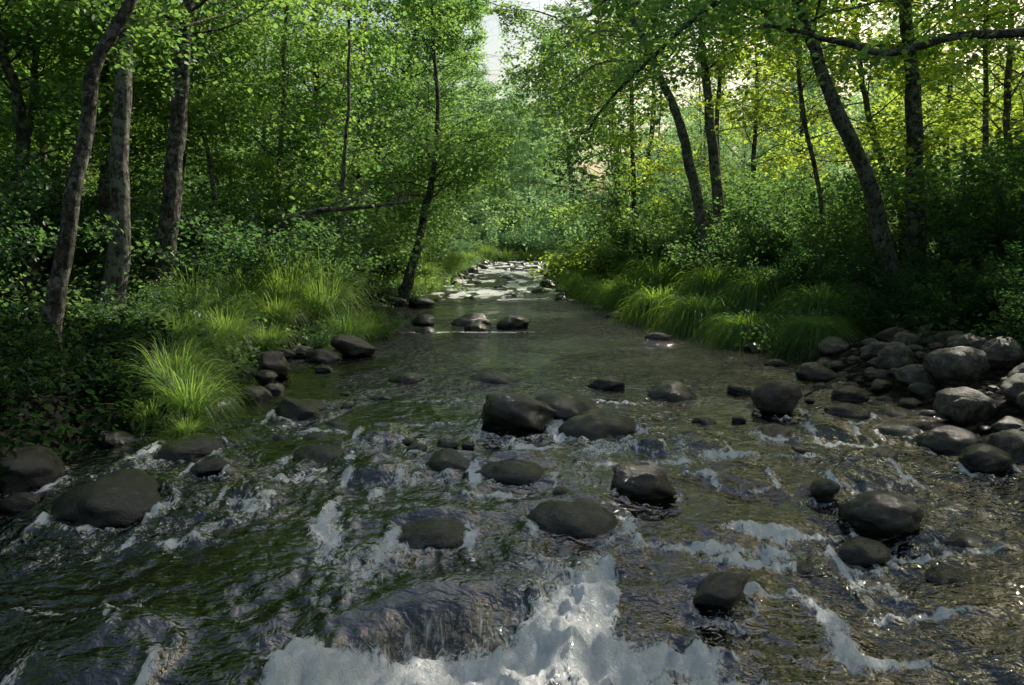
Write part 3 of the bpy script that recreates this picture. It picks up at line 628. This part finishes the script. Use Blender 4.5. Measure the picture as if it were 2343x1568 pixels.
sh_list = [(-4.2, 12.9, 1.1, 0), (-3.7, 13.6, 1.0, 0), (-6.6, 12.8, 1.0, 0), (-7.2, 10, .9, 0), (-6.4, 8.3, .4, 1),
  (-4.3, 15.5, 1.1, 0), (-4.1, 17.8, .7, 0), (-4.4, 20, 1.0, 0), (-3.6, 24, 1.1, 0), (-3.8, 28, 1.2, 0), (-4.5, 7.0, .22, 2), (-3.9, 7.6, .2, 2), (-3.7, 5.6, .2, 2), (-4.1, 6.3, .24, 2), (-3.4, 4.3, .18, 2), (-6, 7.2, .35, 2), (-5.2, 6.2, .3, 2), (-4.6, 9.2, .35, 0), (-4.5, 5.2, .28, 2), (-3.5, 8.4, .25, 0), (-2.75, 11.0, .3, 0), (-2.2, 12.6, .35, 0), (-3.6, 12.6, .6, 0), (-4.4, 10.4, .4, 0),
  (-5.2, 15.2, 1.6, 0), (-4.8, 16.8, 1.5, 0), (-4.6, 21.8, 1.7, 0), (-4.2, 23.5, 1.7, 0), (-4.0, 27, 1.9, 0), (-3.8, 32, 2., 3), (3.6, 24, 1.6, 0), (3.2, 30, 1.9, 3), (3.4, 34, 2, 3), (5.6, 19.5, 1.6, 0), (4.6, 21.5, 1.5, 0),
  (5.2, 14.6, 1., 0), (4.7, 13.4, .75, 0), (5.0, 12.4, .6, 1), (7.5, 11.2, .95, 1), (8.4, 11.2, 1.2, 1), (7.9, 12.6, 1.3, 0), (6.9, 9.6, .7, 1), (7.3, 8.6, .7, 1), (6.0, 8.6, .5, 1), (8.2, 9.4, .9, 1), (6.2, 9.5, .5, 1), (5.5, 9.6, .4, 1), (6.2, 7.2, .5, 1), (5.0, 10.4, .45, 1), (5.6, 11.4, .5, 1), (5.6, 8.0, .4, 1), (5.7, 6.6, .35, 1),
  (5.9, 15.5, 1.1, 0), (7.4, 15, 1.2, 0), (8.8, 14.5, 1.3, 0), (6.6, 20, 1.2, 0), (3.6, 22, .9, 0), (3.2, 26, 1.0, 0), (9.8, 13, 1.4, 1), (6.2, 22, 1.3, 0), (6.3, 11.3, .55, 1)]
rs = np.random.RandomState(31)
for _ in range(64):
    y = rs.uniform(15, 58); sd = rs.rand() < .5
    a = float(xl(np.array([y]))[0]) if sd else float(xr(np.array([y]))[0])
    o = rs.uniform(1.2, 9)*(-1 if sd else 1)
    sc = rs.uniform(.7, 1.35); tint_k = (3 if y > 32 else 0) if rs.rand() < .85 else 1
    if not sd and .2 < (a+o)/y < .32 and y < 17: continue
    if sd and -.2 < (a+o)/y < -.09 and y < 20: continue
    sh_list.append((a+o, y, sc, tint_k))
for _ in range(22):
    y = rs.uniform(9, 16); sh_list.append((-rs.uniform(7.5, 13), y, rs.uniform(.7, 1.2), 0 if rs.rand() < .65 else 1))
for x, y in [(-2.6, 55), (-1.4, 56.5), (-.3, 57.2), (.8, 57.6), (1.9, 58.2), (3.0, 58.8), (4.2, 58), (-3, 60), (-1, 61), (1, 63), (3, 65), (0, 66), (2, 68)]: sh_list.append((x, y, 1.5 if y < 59 else 2.2, 3))
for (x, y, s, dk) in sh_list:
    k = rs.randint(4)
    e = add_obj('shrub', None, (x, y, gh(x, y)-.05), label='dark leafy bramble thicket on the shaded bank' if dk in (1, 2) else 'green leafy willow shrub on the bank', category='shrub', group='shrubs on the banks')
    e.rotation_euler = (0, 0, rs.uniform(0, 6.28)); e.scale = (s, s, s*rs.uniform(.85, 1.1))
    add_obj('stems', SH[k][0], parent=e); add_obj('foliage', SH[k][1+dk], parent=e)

# ------------------------------------------------------------------ grasses
def blades(n, h, reach, spread, width, seed, droop=.55, S=6, arch=None):
    rs = np.random.RandomState(seed)
    az = rs.uniform(0, 2*math.pi, n); r = spread*np.sqrt(rs.rand(n))
    root = np.column_stack([np.cos(az)*r, np.sin(az)*r, np.full(n, -.04)])
    az2 = az+rs.randn(n)*.5; out = np.column_stack([np.cos(az2), np.sin(az2)])*(reach*rs.uniform(.15, 1.1, n))[:, None]
    hh = h*rs.uniform(.55, 1.1, n); dr = droop*rs.uniform(.4, 1.3, n)
    t = np.linspace(0, 1, S+1)[None, :]
    ex = 1.7 if arch is None else 1.25
    px = root[:, 0:1]+out[:, 0:1]*t**ex; py = root[:, 1:2]+out[:, 1:2]*t**ex
    if arch is None: pz = root[:, 2:3]+hh[:, None]*(1.25*t-dr[:, None]*t**3)
    else:
        bq = rs.uniform(arch[0], arch[1], n)[:, None]
        pz = root[:, 2:3]+hh[:, None]*(2.2*t-bq*t**2.1)
    P = np.stack([px, py, pz], -1)
    side = norm(np.column_stack([-np.sin(az2), np.cos(az2), rs.randn(n)*.3]))[:, None, :]
    w = (width*rs.uniform(.6, 1.2, n))[:, None, None]*(1-t[..., None]**2.2*.92)*.5
    V = np.stack([P-side*w, P+side*w], 2)
    i = np.arange(n)[:, None]*(2*(S+1)); j = (np.arange(S)*2)[None, :]
    b = i+j; Q = np.stack([b, b+1, b+3, b+2], -1).reshape(-1, 4)
    return V.reshape(-1, 3), Q, np.repeat(rs.rand(n), 2*(S+1))
def grass_mesh(mat, *a, **k):
    V, Q, t = blades(*a, **k); return make_mesh('grass_mesh', V, Q, mat, {'tint': t})
GT = [grass_mesh(M_grass, 800, .50, .60, .10, .0080, 300+k, arch=(1.1, 2.4), S=8) for k in range(3)]
GL = [grass_mesh(M_grass, 850, .66, .62, .22, .010, 310+k, arch=(1.0, 2.4), S=8) for k in range(3)]
SG = [grass_mesh(M_sedge, 1700, .60, .72, .10, .009, 320+k, arch=(1.9, 3.1), S=9) for k in range(3)]
GR = [grass_mesh(M_sedge, 900, .52, .62, .12, .010, 330+k, arch=(1.6, 2.8), S=8) for k in range(3)]
def put_grass(x, y, s, meshes, k, lab_, zs=1.):
    o = add_obj('grass_tussock', meshes[k % 3], (x, y, gh(x, y)), label=lab_, category='grass', group='grass tussocks on the banks')
    o.scale = (s, s, s*zs); o.rotation_euler = (0, 0, k*1.3)
la = 'bright sunlit arching grass tussock at the water edge'; lb = 'tall sunlit grass clump on the bank'; lc = 'dark green drooping sedge tussock overhanging the water'
for k, (x, y, s, z) in enumerate([(-2.8, 6.7, .95, 1.2), (-3.1, 7.1, 1.0, 1.3), (-2.68, 6.35, .6, .9), (-3.35, 7.5, .9, 1.2), (-3.05, 6.5, .7, 1.), (-3.4, 8.2, .8, 1.0), (-3.5, 8.8, .8, 1.0), (-3.2, 8.7, .6, .9)]): put_grass(x, y, s, GT, k, la, z)
for k, (x, y, s, z) in enumerate([(-2.55, 11.7, .85, 1.05), (-3.0, 12.0, 1.05, 1.25), (-3.5, 12.0, 1.1, 1.45), (-4.1, 11.7, .95, 1.2), (-3.4, 11.2, .8, 1.0), (-2.35, 12.3, .75, .9), (-3.9, 10.6, .8, 1.), (-3.1, 12.8, 1.2, 1.3), (-3.6, 9.6, .8, .95), (-3.9, 9.0, .7, .9), (-4.5, 10.8, .85, 1.), (-3.3, 10.4, .6, .9), (-4.8, 11.6, .9, 1.2)]): put_grass(x, y, s, GL, k, lb, z)
for k, (x, y, s, z) in enumerate([(4.15, 10.4, .85, .9), (3.6, 11.7, 1.05, 1.1), (3.3, 13.3, 1.2, 1.2), (2.9, 15.0, 1.25, 1.3), (4.7, 11.6, 1.1, 1.4), (4.35, 13.2, 1.2, 1.6), (3.9, 15, 1.2, 1.6)]): put_grass(x, y, s*1.22, SG, k, lc, z)
for k, (x, y, s, z) in enumerate([(2.7, 17.1, 1.5, 1.4), (2.4, 18.6, 1.4, 1.3), (3.3, 17.6, 1.6, 1.7), (2.2, 20.5, 1.3, 1.2), (2.1, 22.5, 1.3, 1.2), (2.1, 25, 1.4, 1.2), (2.1, 29, 1.6, 1.2), (2.2, 33, 1.7, 1.2), (2.4, 37, 1.8, 1.1), (2.8, 46, 2, 1.1)]): put_grass(x, y, s, GR, k, 'rounded arching grass mound at the stream margin', z)
for k, (x, y, s, z) in enumerate([(-2.9, 21.6, 1., 1.), (-2.6, 23.5, 1.2, 1.), (-2.9, 26, 1.4, 1.), (-2.6, 30, 1.5, 1.1), (-3.0, 16, .8, .9), (-2.8, 36, 1.8, 1.1), (-.3, 33, .9, .8), (-2.6, 44, 2, 1.1), (-1.8, 53, 2.2, 1.1), (-.4, 55, 2.2, 1.1), (1.2, 56, 2.2, 1.1), (2.6, 57, 2.2, 1.1)]): put_grass(x, y, s, GT, k, 'green grass tussock at the stream margin', z)

# herbs & undergrowth
rs = np.random.RandomState(91)
npl = 9500
y = 3.0+52*rs.rand(npl)**1.5; sd = rs.rand(npl) < .5
o = -.05+9*rs.rand(npl)**1.3
n2 = 1000
y = np.concatenate([y, rs.uniform(3.2, 9.2, n2)]); sd = np.concatenate([sd, np.ones(n2, bool)]); o = np.concatenate([o, rs.uniform(-.1, 3.2, n2)]); npl += n2
x = np.where(sd, xl(y)-o, xr(y)+o+np.where(y < 10.5, 1.6, 0))
z = ground_h(x, y)
hgt = rs.uniform(.12, .45, npl)*(1+.5*(o > 2))
near_left = sd & (y < 9.0)
hgt = np.where(near_left, hgt*.75, hgt)
base = np.column_stack([x, y, z]); m = 12
for nm, sel, mt, lb_ in (('undergrowth', ~near_left, M_shrub, 'low leafy green herbs covering the banks'), ('bank_brambles', near_left, M_shade_tint, 'tangled brambles tinted dark to paint the bank shade')):
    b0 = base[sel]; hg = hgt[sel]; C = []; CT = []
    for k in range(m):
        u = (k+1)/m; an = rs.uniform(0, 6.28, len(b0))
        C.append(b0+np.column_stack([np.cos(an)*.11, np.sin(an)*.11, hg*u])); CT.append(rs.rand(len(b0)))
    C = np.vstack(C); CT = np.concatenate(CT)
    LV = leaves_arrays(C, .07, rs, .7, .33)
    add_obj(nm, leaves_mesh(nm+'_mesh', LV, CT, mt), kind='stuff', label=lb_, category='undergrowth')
n = 26000
V, Q, t = blades(n, .32, .16, .0, .009, 92, droop=.4, S=3)
y = 3+40*rs.rand(n)**1.6; sd = rs.rand(n) < .5; o = .0+4*rs.rand(n)**1.5
x = np.where(sd, xl(y)-o, xr(y)+o+np.where(y < 10.5, 1.7, 0)); z = ground_h(x, y)
keep = ~(sd & (y < 8.5))
V = (V.reshape(n, -1, 3)+np.column_stack([x, y, z])[:, None, :])[keep]
nb = len(V); t = t.reshape(n, -1)[keep].ravel(); Qk = Q.reshape(n, -1, 4)[:nb].reshape(-1, 4)
add_obj('bank_grass', make_mesh('bank_grass_mesh', V.reshape(-1, 3), Qk, M_dark, {'tint': t}), kind='stuff', label='thin wild grass growing on the banks', category='grass')

# ------------------------------------------------------------------ far woodland
rs = np.random.RandomState(95)
blob = []
for _ in range(400):
    if rs.rand() < .65: y = rs.uniform(82, 115); x = rs.uniform(-90, 90)
    else: y = rs.uniform(12, 85); x = rs.choice([-1, 1])*(28+.35*y+rs.rand()*12)
    top = 14+5*rs.rand()
    if abs(x+1) < 9: top = 12+3*rs.rand()
    blob.append((x, y, top))
Cs = []; ts = []
for (x, y, top) in blob:
    m = 340
    cl = rs.randint(0, 26, m); cc = np.column_stack([rs.randn(26)*1.9, rs.randn(26)*1.9, rs.rand(26)*top])
    c = cc[cl]+rs.randn(m, 3)*np.array([.8, .8, .5])
    c[:, 2] = np.clip(c[:, 2], 0.2, None)
    Cs.append(c+np.array([x, y, gh(x, y)])); ts.append(rs.rand(26)[cl]*.6+rs.rand(m)*.4)
LV = leaves_arrays(np.vstack(Cs), .52, rs, .9, .45)
add_obj('distant_woodland', simple_leaves_mesh('distant_woodland_mesh', LV, np.concatenate(ts), M_haze_tint), kind='stuff', label='haze-tinted green mass of far woodland', category='woodland')

T = Tubes(); T.add(catmull([(2.75, 7.2, .08), (3.0, 7.35, .16), (3.35, 7.5, .24), (3.6, 7.55, .22)], 12), np.linspace(.012, .006, 12), 6, .2, 3)
V, Qd = T.get()
add_obj('fallen_stick', make_mesh('fallen_stick_mesh', V, Qd, M_bark, None, True), label='thin bare grey stick lying across river stones', category='stick')

# ------------------------------------------------------------------ light, sky, camera
w = bpy.data.worlds.new('World'); scene.world = w; w.use_nodes = True
nt = w.node_tree; bg = nt.nodes['Background']
sk = nt.nodes.new('ShaderNodeTexSky'); sk.sky_type = 'NISHITA'; sk.sun_disc = False
sk.sun_elevation = EL; sk.sun_rotation = AZ; sk.air_density = 1.9; sk.dust_density = 4.5; sk.ozone_density = 2.5
nt.links.new(sk.outputs[0], bg.inputs[0]); bg.inputs[1].default_value = .15
sl = bpy.data.lights.new('sun', 'SUN'); sl.energy = 5; sl.angle = math.radians(.5); sl.color = (1, .94, .80)
so = bpy.data.objects.new('sun', sl); COL.objects.link(so); so.location = (20, 20, 30)
so.rotation_euler = Vector(tuple(SUN)).to_track_quat('Z', 'Y').to_euler()
cam = bpy.data.cameras.new('camera'); co = bpy.data.objects.new('camera', cam); COL.objects.link(co)
co.location = (0, 0, 1.5); co.rotation_euler = (math.radians(90), 0, 0)
cam.lens = 27; cam.sensor_width = 36; cam.shift_y = -.0956; cam.clip_end = 2000; cam.clip_start = .05
scene.camera = co
scene.view_settings.view_transform = 'Standard'
scene.view_settings.look = 'None'
scene.view_settings.exposure = 0
